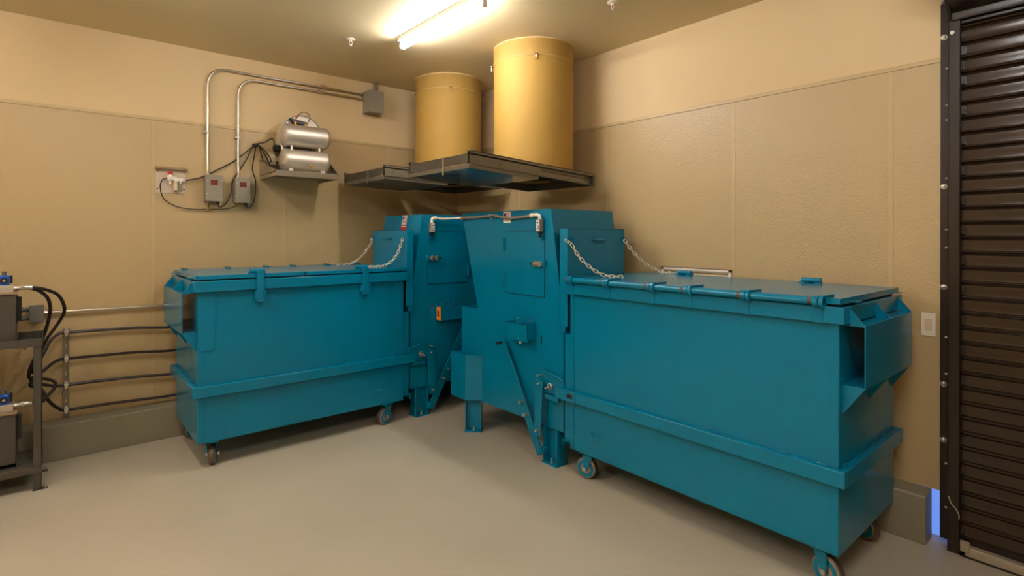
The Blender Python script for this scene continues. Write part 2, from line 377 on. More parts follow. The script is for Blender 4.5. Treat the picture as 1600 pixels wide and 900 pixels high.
# ------------------------------------------------------------------ chute doors (trays)
def tray(x0, x1, y0, y1, zL, zR, px1, label, MM=MIRROR):
    """inclined track: bottom of the rails runs from zL at x0 down to zR at x1"""
    t = thing('chute_door', label, 'chute door', (x0, (y0 + y1) / 2, zL))
    ym = (y0 + y1) / 2; sl = (zR - zL) / (x1 - x0); L = x1 - x0
    def M(v): return Vector((v.x, v.y, v.z + sl * v.x))
    yf, yb = y0 - ym, y1 - ym
    for s, y in ((1, yf), (-1, yb)):
        b = MB(M)
        b.box(0, L, min(y + s * .035, y + s * .038), max(y + s * .035, y + s * .038), 0, .10)
        b.box(0, L, min(y, y + s * .038), max(y, y + s * .038), 0, .004)
        b.box(0, L, min(y - s * .004, y + s * .038), max(y - s * .004, y + s * .038), .093, .10)
        b.box(0, L, min(y - s * .004, y - s * .0005), max(y - s * .004, y - s * .0005), .078, .10)
        b.build('track_rail', GALV, t, bevel=.001)
        b = MB(M)
        b.box(0, px1 - x0, min(y + s * .002, y + s * .006), max(y + s * .002, y + s * .006), .006, .068)
        for f in (.12, .42, .7): b.cyl(((px1 - x0) * f, y + s * .002, .042), ((px1 - x0) * f, y - s * .004, .042), .011, 12)
        b.build('roller_plate', GALV, t)
    b = MB(M)
    b.box(-.004, .0, yf + .03, yb - .03, .008, .078).box(-.004, .03, yf + .03, yb - .03, .074, .078)
    b.build('end_plate', GALV_D, t, bevel=.001)
    b = MB(M)
    b.box(.005, px1 - x0, yf + .012, yb - .012, -.027, -.023)
    lab(b.build('door_panel', MM, t), 'smooth sheet underside of the sliding door')
    b = MB(M)
    b.box(.0, px1 - x0, yf + .010, yf + .013, -.026, .004).box(0, px1 - x0, yb - .013, yb - .010, -.026, .004)
    b.box(-.002, .002, yf + .010, yb - .010, -.028, .004)
    b.build('panel_flange', GALV, t)
    # fixed frame plate with the chute hole; its underside shade is in the colour
    b = MB(M)
    fx0 = .71; n = 40
    cx, cy, R = (L + fx0) / 2, 0, .345
    ox0, ox1, oy0, oy1 = fx0, L - .01, yf + .03, yb - .03
    outer = []; inner = []
    for i in range(n):
        a = 2 * PI * i / n; c, s_ = math.cos(a), math.sin(a)
        k = min(((ox1 - ox0) / 2) / max(abs(c), 1e-6), ((oy1 - oy0) / 2) / max(abs(s_), 1e-6))
        outer.append((cx + c * k, (oy0 + oy1) / 2 + s_ * k)); inner.append((cx + c * min(R, k * .97), (oy0 + oy1) / 2 + s_ * min(R, k * .97)))
    for z0, z1 in ((.050, .054),):
        O0 = [b.bm.verts.new((*p, z0)) for p in outer]; I0 = [b.bm.verts.new((*p, z0)) for p in inner]
        O1 = [b.bm.verts.new((*p, z1)) for p in outer]; I1 = [b.bm.verts.new((*p, z1)) for p in inner]
        for i in range(n):
            j = (i + 1) % n
            b.face([O0[i], O0[j], I0[j], I0[i]]); b.face([O1[i], O1[j], I1[j], I1[i]]); b.face([I0[i], I0[j], I1[j], I1[i]]); b.face([O0[i], O0[j], O1[j], O1[i]])
    lab(b.build('mounting_plate', DARKIN, t), 'plate round the chute mouth, painted dark as shade')
    b = MB(M)
    b.box(L - .01, L - .004, yf + .005, yb - .005, .0, .09).box(L - .03, L - .004, yf, yf + .04, 0, .1)
    b.box(px1 - x0 + .02, px1 - x0 + .024, yf + .03, yb - .03, .035, .05)
    b.build('rear_frame', GALV_D, t)
    yc = yf + .33
    MB(M).bar((-.007, yc, .072), (-.007, yc, -.055), .020, .004, (1, 0, 0)).build('hold_strap', STEEL, t)
    b = MB(M)
    for k in range(9):
        cxx = .012 + k * .017
        ring = [Vector((cxx + .011 * math.cos(a), yc + (.006 * math.sin(a) if k % 2 else 0), -.045 + (0 if k % 2 else .006 * math.sin(a)) + .0012 * k)) for a in [2 * PI * q / 10 for q in range(10)]]
        b.tube(ring, .0018, 5, closed=True)
    b.build('link_chain', BLACK, t)
    return t
tray(-1.545, -.185, -1.03, -.165, 2.238, 2.195, -.86, 'grey sliding chute door under the farther yellow chute, nearer the left wall', GALV)
tray(-1.555, -.195, -2.305, -1.455, 2.212, 2.138, -.87, 'grey sliding chute door under the nearer yellow chute, with mirror-like underside')

# ------------------------------------------------------------------ bins
def caster(root, x, y, ang, steer=True, r=.075):
    """ang: rolling direction; zb = underside of the bin"""
    c, s = math.cos(ang), math.sin(ang)
    def M(v): return Vector((x + v.x * c - v.y * s, y + v.x * s + v.y * c, v.z))
    zb = .19
    off = .022
    b = MB(M)
    b.box(-.055, .055, -.05, .05, zb - .008, zb)
    b.cyl((0, 0, zb - .008), (0, 0, zb - .022), .034, 16)
    for sy in (-1, 1):
        b.prism([(-.036, zb - .02), (.036, zb - .02), (off + .016, r - .012), (off - .016, r - .012)], 'y', sy * .033 - .0025, sy * .033 + .0025)
    f = b.build('caster', TEAL, root, bevel=.0015)
    b = MB(M)
    b.use(WORN).lathe((off, -.024, r), (0, 1, 0), [(0, .014), (0, r - .012), (.003, r - .006), (.003, .05), (.010, .047), (.010, .014)], 32)
    b.lathe((off, .024, r), (0, -1, 0), [(0, .014), (0, r - .012), (.003, r - .006), (.003, .05), (.010, .047), (.010, .014)], 32)
    b.use(TREAD).lathe((off, -.021, r), (0, 1, 0), [(0, r - .022), (0, r - .008), (.006, r), (.036, r), (.042, r - .008), (.042, r - .022)], 36)
    b.use(TEAL).lathe((off, -.0245, r), (0, 1, 0), [(0, r - .038), (0, r - .014), (.0005, r - .014)], 36)
    b.lathe((off, .0245, r), (0, -1, 0), [(0, r - .038), (0, r - .014), (.0005, r - .014)], 36)
    w = b.build('wheel', None, f, recalc=True)
    MB(M).cyl((off, -.044, r), (off, .044, r), .007, 8).cyl((off, -.046, r), (off, -.036, r), .014, 8).cyl((off, .036, r), (off, .046, r), .014, 8).build('axle_bolt', BOLT, f)
def make_bin(label, loc, rz, split, casters):
    t = thing('wheeled_dumpster', label, 'dumpster', loc, rz, 'teal steel wheeled dumpsters')
    L, D, zb = 1.69, .86, .19
    MB().box(0, L, 0, D, zb, 1.30).build('body', TEAL, t, bevel=.003)
    # corner strips and doublers
    for (x0, x1) in ((0.002, .035), (L - .035, L - .002)):
        for (y0, y1) in ((-.004, 0), (D, D + .004)):
            MB().box(x0, x1, y0, y1, zb + .004, 1.29).build('corner_strip', TEAL, t, bevel=.001)
    MB().prism([(1.575, 1.29), (1.575, .875), (1.59, .86), (L, .86), (L, 1.29)], 'y', D + .0005, D + .0065).build('doubler_plate', TEAL, t, bevel=.001)
    MB().prism([(.02, 1.29), (.02, .86), (.095, .86), (.105, .87), (.105, 1.29)], 'y', D + .0005, D + .0065).build('doubler_plate', TEAL, t, bevel=.001)
    # top rim
    o = .03
    b = MB()
    b.box(-.025, L + o, -o, 0.002, 1.29, 1.37).box(-.025, L + o, D - .002, D + o, 1.29, 1.37).box(L - .002, L + o, 0, D, 1.29, 1.37).box(-.025, .002, 0, D, 1.29, 1.37)
    b.build('top_rim', TEAL, t, bevel=.004)
    # lid
    edge = [(-.02, L + .015)] if not split else [(-.02, .913), (.919, L + .015)]
    for (x0, x1) in edge:
        b = MB()
        b.box(x0, x1, -.018, D + .022, 1.404, 1.410)
        b.box(x0, x1, D + .016, D + .022, 1.381, 1.408).box(x0, x1, -.018, -.012, 1.381, 1.408)
        b.box(x0, x0 + .006, -.018, D + .022, 1.381, 1.408).box(x1 - .006, x1, -.018, D + .022, 1.381, 1.408)
        lid = b.build('lid', TEAL, t, bevel=.0015)
    b = MB(); b.box(0.0, L - .01, 0.01, D - .01, 1.365, 1.383); b.build('lid_gap_shade', BLACK, t)  # black slab painting the shade in the gap under the lid
    for yy in (.12, .78):
        MB().box(L - .01, L + .05, yy - .03, yy + .03, 1.386, 1.392).box(L - .02, L + .01, yy - .012, yy + .012, 1.392, 1.40).build('lid_stop', TEAL, t, bevel=.001)
    # latches
    for xl in (1.27, .395):
        b = MB()
        b.box(xl - .027, xl + .027, D + .034, D + .046, 1.20, 1.418)
        b.box(xl - .027, xl + .027, D - .03, D + .046, 1.410, 1.424)
        la = b.build('lid_latch', TEAL, t, bevel=.003)
        b = MB(); b.cyl((xl - .055, D - .035, 1.428), (xl + .055, D - .035, 1.428), .015, 14)
        for e in (-1, 1): b.box(xl + e * .045 - .016, xl + e * .045 + .016, D - .07, D - .03, 1.410, 1.418)
        b.build('pivot_tube', TEAL, la)
        b = MB(); b.box(xl - .036, xl + .036, D + .002, D + .034, 1.215, 1.285).box(xl - .036, xl - .028, D + .03, D + .055, 1.215, 1.285).box(xl + .028, xl + .036, D + .03, D + .055, 1.215, 1.285).box(xl - .03, xl + .03, D + .03, D + .052, 1.195, 1.206)
        b.build('catch_box', TEAL, la, bevel=.002)
    # hinge pipe
    hp = MB().cyl((.0, -.046, 1.392), (1.60, -.046, 1.392), .018, 18).build('hinge_pipe', TEAL, t)
    for xh in (.02, .335, .675, .92, 1.25, 1.595):
        b = MB()
        b.lathe((xh, -.046, 1.392), (1, 0, 0), [(0, .018), (0, .027), (.024, .027), (.024, .018)], 20)
        b.lathe((xh + .030, -.046, 1.392), (1, 0, 0), [(0, .018), (0, .031), (.018, .031), (.018, .018)], 20)
        b.box(xh + .028, xh + .050, -.046, .075, 1.411, 1.421)
        b.box(xh - .0, xh + .022, -.046, -.026, 1.36, 1.38)
        b.build('hinge_knuckle', TEAL, hp)
        MB().cyl((xh - .022, -.046, 1.392), (xh - .004, -.046, 1.392), .0186, 18).build('worn_band', RUST, hp)
        MB().box(xh - .008, xh + .034, -o - .004, -o, 1.29, 1.37).build('hinge_strap', TEAL, t, bevel=.001)
    # bumper rail
    b = MB()
    b.box(-.10, L + .035, -.035, 0, .53, .608).box(-.10, L + .035, D, D + .035, .53, .608).box(L, L + .035, 0, D, .53, .608)
    rail = b.build('bumper_rail', TEAL, t, bevel=.004)
    for (y0, y1) in ((-.041, -.034), (D + .034, D + .041)):
        b = MB()
        b.box(-.115, .075, y0, y1, .534, .558).box(-.115, .075, y0, y1, .586, .612).box(-.115, .0, y0, y1, .558, .586).box(.052, .075, y0, y1, .558, .586)
        b.build('slotted_plate', TEAL, rail, bevel=.001)
        ym = y0 + .0062 if y0 < 0 else y1 - .0068
        MB().box(.0, .052, ym - .0006, ym + .0006, .558, .586).build('slot_shadow_gap', BLACK, rail)
    for y in (-.004, D + .004):
        for xw in (.08, .52, .98, 1.42, 1.60):
            wb = MB().tube(catmull([(xw, y, .609), (xw + .012, y - .001, .611), (xw + .026, y + .001, .609), (xw + .045, y, .610)], 3), .0055, 6); wb.build('weld_bead', TEAL, t)
    for yw in (.05, .25, .45, .65): MB().tube([(L + .004, yw, .61), (L + .005, yw + .02, .612), (L + .004, yw + .045, .61)], .006, 6).build('weld_bead', TEAL, t)
    # fork pocket
    b = MB()
    b.box(L + .088, L + .094, .045, .815, .99, 1.285).box(L, L + .092, .045, .815, 1.278, 1.285).box(L, L + .092, .045, .815, .99, .997)
    pk = b.build('fork_pocket', TEAL, t, bevel=.002)
    for y in (.048, .43, .812):
        MB().prism([(L + .03, 1.362), (L + .03, 1.285), (L + .092, 1.285)], 'y', y - .003, y + .003).build('gusset', TEAL, pk)
        MB().prism([(L, .992), (L + .09, .992), (L, .855)], 'y', y - .003, y + .003).build('gusset', TEAL, pk)
    # receiver channel at the compactor end
    b = MB(); b.box(-.058, 0, .004, D - .004, .24, 1.0).box(-.075, 0, -.01, .07, .232, .24).box(-.075, -.068, -.01, .07, .19, .24).box(-.075, 0, D - .07, D + .01, .232, .24).box(-.075, -.068, D - .07, D + .01, .19, .24)
    b.build('receiver_frame', TEAL, t, bevel=.001)
    # hooks
    for y, s in ((0, -1), (D, 1)):
        pts = [(.20, y, .352), (.20, y + s * .018, .352), (.21, y + s * .02, .335), (.265, y + s * .02, .333), (.27, y + s * .01, .34)]
        MB().tube(catmull(pts, 4), .0045, 6).build('tie_hook', TEAL, t)
    for c in casters: caster(t, *c)
    return t
make_bin('teal wheeled dumpster on the left, along the left wall, two straps over its lid', (-1.345, -.15, 0), PI, True,
         [(1.58, .80, -1.93), (.155, .825, .25), (1.56, .10, .3), (.15, .10, .3)])
make_bin('teal wheeled dumpster on the right, along the right wall, hinge pipe on its near edge', (-.995, -2.75, 0), -PI / 2, False,
         [(.125, .065, PI + .25), (1.60, .075, -.25), (1.585, .70, -.5), (.15, .76, .3)])

# ------------------------------------------------------------------ compactors
def make_compactor(label, loc, mirrored):
    t = thing('trash_compactor', label, 'compactor', loc, 0, 'teal chute-fed trash compactors')
    M = (lambda v: Vector((v.y, v.x, v.z))) if mirrored else None
    def B(): return MB(M)
    B().box(0, 1.253, 0, .84, .27, 1.066).build('ram_housing', TEAL, t)
    # hopper
    b = B()
    fr = [(0.0, 1.066), (1.015, 1.066), (1.25, 1.905), (.128, 1.905)]
    b.prism(fr, 'y', 0.0, .72)
    b.build('hopper', TEAL, t)
    b = B(); b.box(.50, .95, -.003, 0, .537, .543); b.build('weld_seam', TEAL, t)
    # access door
    b = B(); b.box(.195, .655, -.006, -.0015, 1.24, 1.74)
    d = b.build('access_door', TEAL, t, bevel=.001)
    B().box(.190, .660, -.0015, -.0003, 1.235, 1.745).build('door_gap', BLACK, d)
    for z in (1.355, 1.63):
        b = B(); b.cyl((.664, -.014, z - .055), (.664, -.014, z + .055), .010, 12).box(.640, .662, -.010, -.005, z - .05, z + .05).box(.668, .688, -.012, -.0, z - .05, z + .05)
        b.build('hinge', TEAL, d)
    b = B(); b.box(.17, .185, -.03, 0, 1.465, 1.515).box(.185, .21, -.022, -.014, 1.475, 1.505); la = b.build('latch_bracket', TEAL, d, bevel=.001)
    b = B(); b.box(.20, .285, -.034, -.006, 1.474, 1.506).cyl((.21, -.036, 1.49), (.29, -.036, 1.49), .009, 10).box(.215, .235, -.044, -.03, 1.468, 1.512).box(.262, .278, -.044, -.03, 1.468, 1.512)
    b.build('latch_body', BOLT, la, bevel=.001)
    B().cyl((.285, -.036, 1.488), (.318, -.036, 1.488), .007, 10).build('latch_grip', BLACK, la)
    # sensor hood
    b = B(); b.box(.29, .54, -.09, 0, 1.022, 1.028).box(.29, .54, -.09, -.084, .890, 1.028).box(.29, .296, -.09, 0, .91, 1.025).box(.534, .54, -.09, 0, .91, 1.025)
    b.box(.30, .53, -.004, 0, 1.028, 1.058)
    hd = b.build('sensor_hood', TEAL, t, bevel=.0015)
    b = B()
    for u in (.345, .49): b.cyl((u, -.004, 1.045), (u, -.012, 1.045), .007, 8)
    b.build('hood_screw', BOLT, hd)
    if not mirrored:
        b = B(); b.use(ORANGE).box(.278, .291, -.084, -.022, .893, 1.018).use(BLACKP).box(.2765, .279, -.060, -.036, .925, .985)
        lab(b.build('photo_sensor', None, hd, bevel=.002), 'orange sensor at the end of the hood')
    else:
        B().cyl((.39, -.089, .91), (.39, -.095, .91), .006, 8).build('hood_screw', BOLT, hd); B().cyl((.39, -.07, .90), (.39, -.07, .87), .010, 10).build('hood_plug', WHITE, hd); B().box(.222, .234, -.0015, 0, .88, .94).build('sight_slot', BLACK, t)
    # ram guard
    b = B(); b.prism([(.945, 0.01), (1.062, -.10), (1.285, -.10), (1.285, .30), (.945, .30)], 'z', .275, .66)
    b.build('ram_guard', TEAL, t, bevel=.003)
    b = B(); b.prism([(.935, -.002), (1.062, -.104), (1.29, -.104), (1.29, -.098), (1.066, -.098), (.945, -.002)], 'z', .655, .668); b.build('guard_lip', TEAL, t)
    # legs
    def leg(c, ang, w=.14, dpt=.10, bolt=True):
        ca, sa = math.cos(ang), math.sin(ang)
        def R(v):
            q = Vector((c[0] + v.x * ca - v.y * sa, c[1] + v.x * sa + v.y * ca, v.z))
            return M(q) if M else q
        b = MB(R)
        b.box(-w / 2, -w / 2 + .008, 0, dpt, .01, .275).box(w / 2 - .008, w / 2, 0, dpt, .01, .275).box(-w / 2, w / 2, dpt * .45, dpt * .45 + .008, .01, .275)
        b.box(-w / 2 - .006, w / 2 + .006, -.012, dpt + .01, 0, .010)
        l = b.build('leg', TEAL, t, bevel=.001)
        if bolt:
            b = MB(R); b.cyl((0, .02, .01), (0, .02, .036), .006, 8).cyl((0, .02, .01), (0, .02, .020), .013, 6).sphere((0, .02, .038), .006, 5); b.build('anchor_bolt', BOLT, l)
    leg((.125, -.012), 0, .142)
    leg((1.02, -.046), -.80, .142)
    leg((.20, .72), 0, .12, .10, False); leg((1.1, .72), 0, .12, .10, False)
    # latch lever
    b = B(); b.bar((.635, -.045, .845), (.19, -.045, .06), .070, .010, (0, 1, 0)).bar((.60, -.052, .78), (.555, -.052, .70), .05, .01, (0, 1, 0))
    lv = b.build('clamp_lever', TEAL, t, bevel=.001)
    lab(B().cyl((.63, -.05, .836), (.70, -.05, .818), .012, 10).build('grip', BLACK, lv), 'black rubber grip')
    B().bar((.185, -.062, .625), (.21, -.062, .205), .074, .009, (0, 1, 0)).build('link_bar', TEAL, lv, bevel=.001)
    for (u, z) in ((.385, .415), (.335, .33), (.205, .245)): B().cyl((u, -.05, z), (u, -.085, z), .012, 8).cyl((u, -.084, z), (u, -.09, z), .008, 8).build('lever_bolt', BOLT, lv)
    b = B(); b.cyl((.19, -.05, .09), (.19, .0, .10), .02, 12).box(.16, .20, -.038, .0, .075, .115).cyl((.19, -.05, .088), (.19, -.058, .088), .016, 12); b.build('pivot_lug', TEAL, lv)
    b = B(); b.prism([(-.04, .535), (.225, .535), (.225, .695), (-.03, .665)], 'y', -.032, -.022).box(.0, .13, -.06, -.03, .50, .53).box(.06, .07, -.03, 0, .55, .65)
    b.tube(catmull([(-.03, -.04, .655), (.0, -.045, .672), (.10, -.045, .690), (.16, -.042, .695)], 4), .007, 6)
    br = b.build('clamp_bracket', TEAL, t, bevel=.001)
    b = B()
    for (u, z) in ((.19, .66), (.185, .60), (.075, .60), (.105, .585)): b.cyl((u, -.03, z), (u, -.078, z), .008, 8).sphere((u, -.08, z), .009, 5)
    b.tube([(.08 + .022 * math.cos(a), -.065, .60 + .022 * math.sin(a)) for a in [2 * PI * k / 12 for k in range(12)]], .003, 5, closed=True)
    b.build('bracket_bolt', BOLT, br)
    # guillotine plate at the bin side
    b = B(); b.box(-.058, -.050, -.02, .635, 1.31, 1.755).box(-.058, .015, -.026, -.018, 1.05, 1.755).box(-.058, .015, .629, .635, 1.31, 1.755).box(-.058, .015, -.02, .635, 1.749, 1.755)
    b.box(-.03, .015, -.018, -.004, 1.0, 1.31)
    gp = b.build('chute_cover_plate', TEAL, t, bevel=.002)
    b = B(); b.tube(catmull([(-.058, .25, 1.672), (-.085, .25, 1.672), (-.085, .255, 1.672), (-.085, .355, 1.672), (-.085, .36, 1.672), (-.058, .36, 1.672)], 3), .008, 8); b.build('plate_handle', TEAL, gp)
    for v in (.0 + .02, .615):
        b = B(); b.cyl((-.058, v, 1.68), (-.064, v, 1.68), .016, 12); b.tube([(-.066 - .012 + .012 * math.cos(a), v, 1.672 + .016 * math.sin(a)) for a in [2 * PI * k / 12 for k in range(12)]], .004, 6, closed=True)
        b.build('eye_bolt', TEAL, gp)
    # junction side frame between bin and machine
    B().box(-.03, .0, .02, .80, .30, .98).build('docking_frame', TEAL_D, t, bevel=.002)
    # limit switch
    b = B(); b.use(GREYBOX).box(.198, .236, -.052, -.012, 1.735, 1.825).use(WHITE).box(.200, .234, -.054, -.052, 1.742, 1.820)
    b.use(NAVY).box(.206, .213, -.055, -.054, 1.75, 1.78).box(.206, .228, -.055, -.054, 1.75, 1.757).box(.209, .226, -.055, -.054, 1.795, 1.807)
    sw = b.build('limit_switch', None, t)
    B().box(.203, .231, -.045, -.018, 1.718, 1.735).cyl((.217, -.03, 1.718), (.217, -.03, 1.705), .006, 8).cyl((.217, -.02, 1.70), (.217, -.04, 1.70), .010, 12).build('switch_plunger', BLACK, sw)
    B().box(.195, .24, -.03, -.002, 1.675, 1.69).build('switch_cam', TEAL, sw)
    # flag decals
    def decal(P):
        b = MB((lambda v: (M(P(v)) if M else P(v))))
        b.use(WHITE).box(0, .09, -.001, 0, 0, .09)
        b.use(NAVY).box(.006, .036, -.0016, -.001, .05, .080)
        b.use(PINKRED)
        for k in range(4): b.box(.036, .084, -.0016, -.001, .052 + k * .0085, .0565 + k * .0085)
        for k in range(4): b.box(.006, .084, -.0016, -.001, .012 + k * .0085, .0165 + k * .0085)
        return b.build('flag_decal', None, t, recalc=True)
    if mirrored:
        decal(lambda v: Vector((.675 - v.x, v.y - .001, 1.808 + v.z)))
    else:
        # on the inclined side facing the bin
        sl = (.128 - .003) / (1.905 - 1.03)
        def P(v):
            z = 1.812 + v.z; return Vector((.003 + (z - 1.03) * sl + v.y * 1.6 - .001, .36 - v.x, z))
        decal(P)
        def P2(v):
            z = v.z; return Vector((.003 + (z - 1.03) * sl + v.y * 1.6 - .001, v.x, z))
        b = MB(P2); b.use(REDL).box(.265, .365, -.001, 0, 1.735, 1.806).use(WHITE).box(.275, .355, -.0014, -.001, 1.788, 1.797).box(.30, .33, -.0014, -.001, 1.75, 1.757)
        b.build('warning_decal', None, t)
    # small ledge bolts
    return t
make_compactor('teal trash compactor farther back, behind the left dumpster end, under the farther chute', (-1.26, -.99, 0), False)
make_compactor('teal trash compactor in the middle, nearer the camera, beside the right dumpster', (-.97, -2.66, 0), True)

# conduit joining both machines' switches
t = thing('switch_conduit', 'white and grey flexible conduit strung across the top of both compactors', 'conduit', (-1.0, -1.45, 1.86))
o0 = Vector((-1.0, -1.45, 1.86))
def RM(v): return v - o0
b = MB(RM); b.tube(catmull([(-1.043, -1.02, 1.825), (-1.043, -1.02, 1.85), (-1.035, -1.022, 1.868), (-1.01, -1.025, 1.872)], 5), .013, 10).cyl((-1.043, -1.02, 1.823), (-1.043, -1.02, 1.835), .017, 12).cyl((-1.012, -1.024, 1.872), (-.995, -1.024, 1.871), .017, 12)
b.build('elbow_fitting', WHITE, t)
b = MB(RM); b.tube(catmull([(-1.0, -1.024, 1.872), (-.93, -1.03, 1.865), (-.85, -1.035, 1.868), (-.76, -1.05, 1.875), (-.74, -1.12, 1.875), (-.82, -1.24, 1.872), (-.93, -1.36, 1.868), (-1.0, -1.44, 1.862)], 8), .0105, 10)
lab(b.build('pipe_run', WHITE, t), 'white conduit length')
b = MB(RM); b.tube(catmull([(-1.0, -1.44, 1.862), (-.992, -1.6, 1.862), (-.992, -1.78, 1.868), (-.992, -1.88, 1.872), (-.992, -2.0, 1.853), (-.992, -2.15, 1.846), (-.992, -2.36, 1.858)], 8), .0105, 10)
lab(b.build('pipe_run', GREYBOX, t), 'dark grey conduit length')
b = MB(RM); b.tube(catmull([(-.997, -2.345, 1.858), (-1.0, -2.40, 1.862), (-1.0, -2.437, 1.852), (-1.0, -2.443, 1.825)], 5), .014, 10).cyl((-.998, -2.34, 1.858), (-.998, -2.36, 1.86), .018, 12)
b.build('elbow_fitting', WHITE, t)
b = MB(RM)
for y in (-1.45, -1.86): b.lathe((-.996, y, 1.866), (0, 1, 0), [(0, .0106), (0, .014), (.012, .014), (.012, .0106)], 14); b.box(-.999, -.970, y, y + .012, 1.835, 1.850)
b.build('pipe_strap', BOLT, t)

# ------------------------------------------------------------------ chains
def chain(pts, label, ll=.036, w=.0105, r=.0035):
    P = catmull(pts, 30)
    pos = []; acc = 0; pos.append((P[0], (P[1] - P[0]).normalized()))
    step = ll * .80
    for a, b_ in zip(P, P[1:]):
        acc += (b_ - a).length
        if acc >= step: pos.append((b_, (b_ - a).normalized())); acc = 0
    b = MB()
    for i, (c, d) in enumerate(pos):
        up = Vector((0, 0, 1)); s = d.cross(up)
        if s.length < .1: s = Vector((1, 0, 0))
        s.normalize(); n = s.cross(d).normalized()
        side = (s + n * .5).normalized() if i % 2 else (n - s * .5).normalized()
        hl = ll / 2 - w
        ring = []
        for k in range(12):
            a = 2 * PI * k / 12
            ring.append(c + d * (math.cos(a) * w + (hl if math.cos(a) > 0 else -hl)) + side * math.sin(a) * w)
        b.tube(ring, r, 6, closed=True)
    return tag(b.build('steel_chain', ZINC), label, 'chain', 'chains hanging from the compactor cover plates')
chain([(-1.03, -2.955 + .21, 1.665), (-.99, -2.752, 1.640), (-.95, -2.80, 1.545), (-.90, -2.87, 1.468), (-.85, -2.93, 1.427), (-.80, -2.985, 1.417), (-.75, -3.02, 1.417)], 'zinc chain from near corner of the middle compactor plate down onto the right dumpster lid')
chain([(-.355, -2.742, 1.66), (-.34, -2.765, 1.62), (-.30, -2.83, 1.53), (-.24, -2.90, 1.46), (-.19, -2.96, 1.422), (-.17, -3.0, 1.417), (-.15, -3.05, 1.417)], 'zinc chain from wall-side corner of the middle compactor plate onto the right dumpster lid')
chain([(-1.342, -.985, 1.665), (-1.352, -.97, 1.615), (-1.375, -.95, 1.535), (-1.42, -.92, 1.465), (-1.48, -.88, 1.425), (-1.54, -.83, 1.417), (-1.60, -.80, 1.417), (-1.575, -.775, 1.417), (-1.545, -.79, 1.418)], 'zinc chain from near corner of the far compactor plate, bunched on the left dumpster lid')
chain([(-1.342, -.38, 1.66), (-1.36, -.375, 1.61), (-1.42, -.36, 1.525), (-1.49, -.34, 1.455), (-1.56, -.32, 1.420), (-1.63, -.31, 1.417), (-1.70, -.32, 1.417)], 'zinc chain from wall-side corner of the far compactor plate onto the left dumpster lid', r=.003)

# ------------------------------------------------------------------ things on the right wall
t = thing('light_switch', 'white rocker light switch plate on the right wall beside the shutter', 'light switch', (0, -4.569, 1.202))
MB().box(-.009, -.003, -.033, .033, -.066, .066).build('cover_plate', WHITE, t, bevel=.002)
MB().box(-.013, -.009, -.016, .016, -.033, .033).build('rocker', CREAM, t, bevel=.0015)
b = MB(); b.cyl((-.009, 0, .052), (-.0105, 0, .052), .003, 8).cyl((-.009, 0, -.052), (-.0105, 0, -.052), .003, 8); b.build('screw', BOLT, t)
t = thing('access_frame', 'narrow cream rectangular frame on the right wall just above the dumpster lid', 'wall frame', (0, -3.137, 1.37))
b = MB(); b.box(-.022, -.003, -.29, .29, .064, .082).box(-.022, -.003, -.29, .29, -.0, .018).box(-.022, -.003, -.29, -.272, 0, .082).box(-.022, -.003, .272, .29, 0, .082)
b.build('outer_frame', WHITE, t, bevel=.001)
MB().box(-.010, -.003, -.272, .272, .018, .064).build('inner_panel', CREAM, t)
MB().box(-.0125, -.0102, -.262, .262, .046, .051).build('groove', BLACK, t)
MB().box(-.0235, -.003, -.293, .293, .082, .0855).build('edge_trim', DRED, t)

# ------------------------------------------------------------------ left wall: regulator panel
t = thing('regulator_panel', 'small wall plate holding an air regulator with a red knob', 'regulator', (-3.05, 0, 2.06))
def W3(o):
    o = Vector(o); return lambda v: v - o
PL = (-3.05, 0, 2.06)
MB(W3(PL)).box(-3.164, -2.938, -.007, -.003, 2.065, 2.285).build('back_plate', mat('pale_plate', rgb(206, 188, 164), .4, .2, var=.05), t, bevel=.001)
MB(W3(PL)).prism([(-.007, 2.262), (-.007, 2.29), (-.05, 2.274), (-.052, 2.268)], 'x', -3.166, -2.932).build('drip_hood', STEEL, t)
b = MB(W3(PL))
for x in (-3.152, -2.952):
    for z in (2.25, 2.10): b.cyl((x, -.007, z), (x, -.012, z), .006, 10)
b.build('plate_screw', DGREY, t)
rg = MB(W3(PL)).lathe((-3.062, -.045, 2.165), (0, 0, 1), [(0, 0), (0, .012), (.012, .018), (.03, .022), (.055, .020), (.055, 0)], 18).box(-3.085, -3.035, -.06, -.02, 2.178, 2.205).cyl((-3.062, -.045, 2.14), (-3.062, -.045, 2.166), .008, 10).build('regulator_body', WHITE, t)
MB(W3(PL)).lathe((-3.062, -.045, 2.22), (0, 0, 1), [(0, 0), (0, .019), (.022, .019), (.025, .015), (.025, 0)], 20).build('pressure_knob', RED, rg)
ft = MB(W3(PL)).box(-3.038, -3.003, -.062, -.02, 2.165, 2.198).box(-3.003, -2.965, -.055, -.02, 2.165, 2.195).cyl((-3.02, -.042, 2.196), (-3.02, -.042, 2.212), .006, 8).cyl((-2.984, -.04, 2.15), (-2.984, -.04, 2.166), .011, 12).cyl((-2.965, -.04, 2.178), (-2.945, -.04, 2.178), .008, 10).build('filter_head', WHITE, t, bevel=.002)
MB(W3(PL)).lathe((-3.021, -.042, 2.085), (0, 0, 1), [(0, 0), (0, .010), (.008, .016), (.08, .017), (.08, 0)], 18).build('filter_bowl', CREAM, ft)
MB(W3(PL)).cyl((-2.984, -.04, 2.09), (-2.984, -.04, 2.150), .011, 14).build('oil_bowl', GREYBOX, ft)
MB(W3(PL)).cyl((-3.021, -.042, 2.075), (-3.021, -.042, 2.085), .008, 8).cyl((-2.984, -.04, 2.08), (-2.984, -.04, 2.09), .006, 8).build('drain', BLACK, ft)

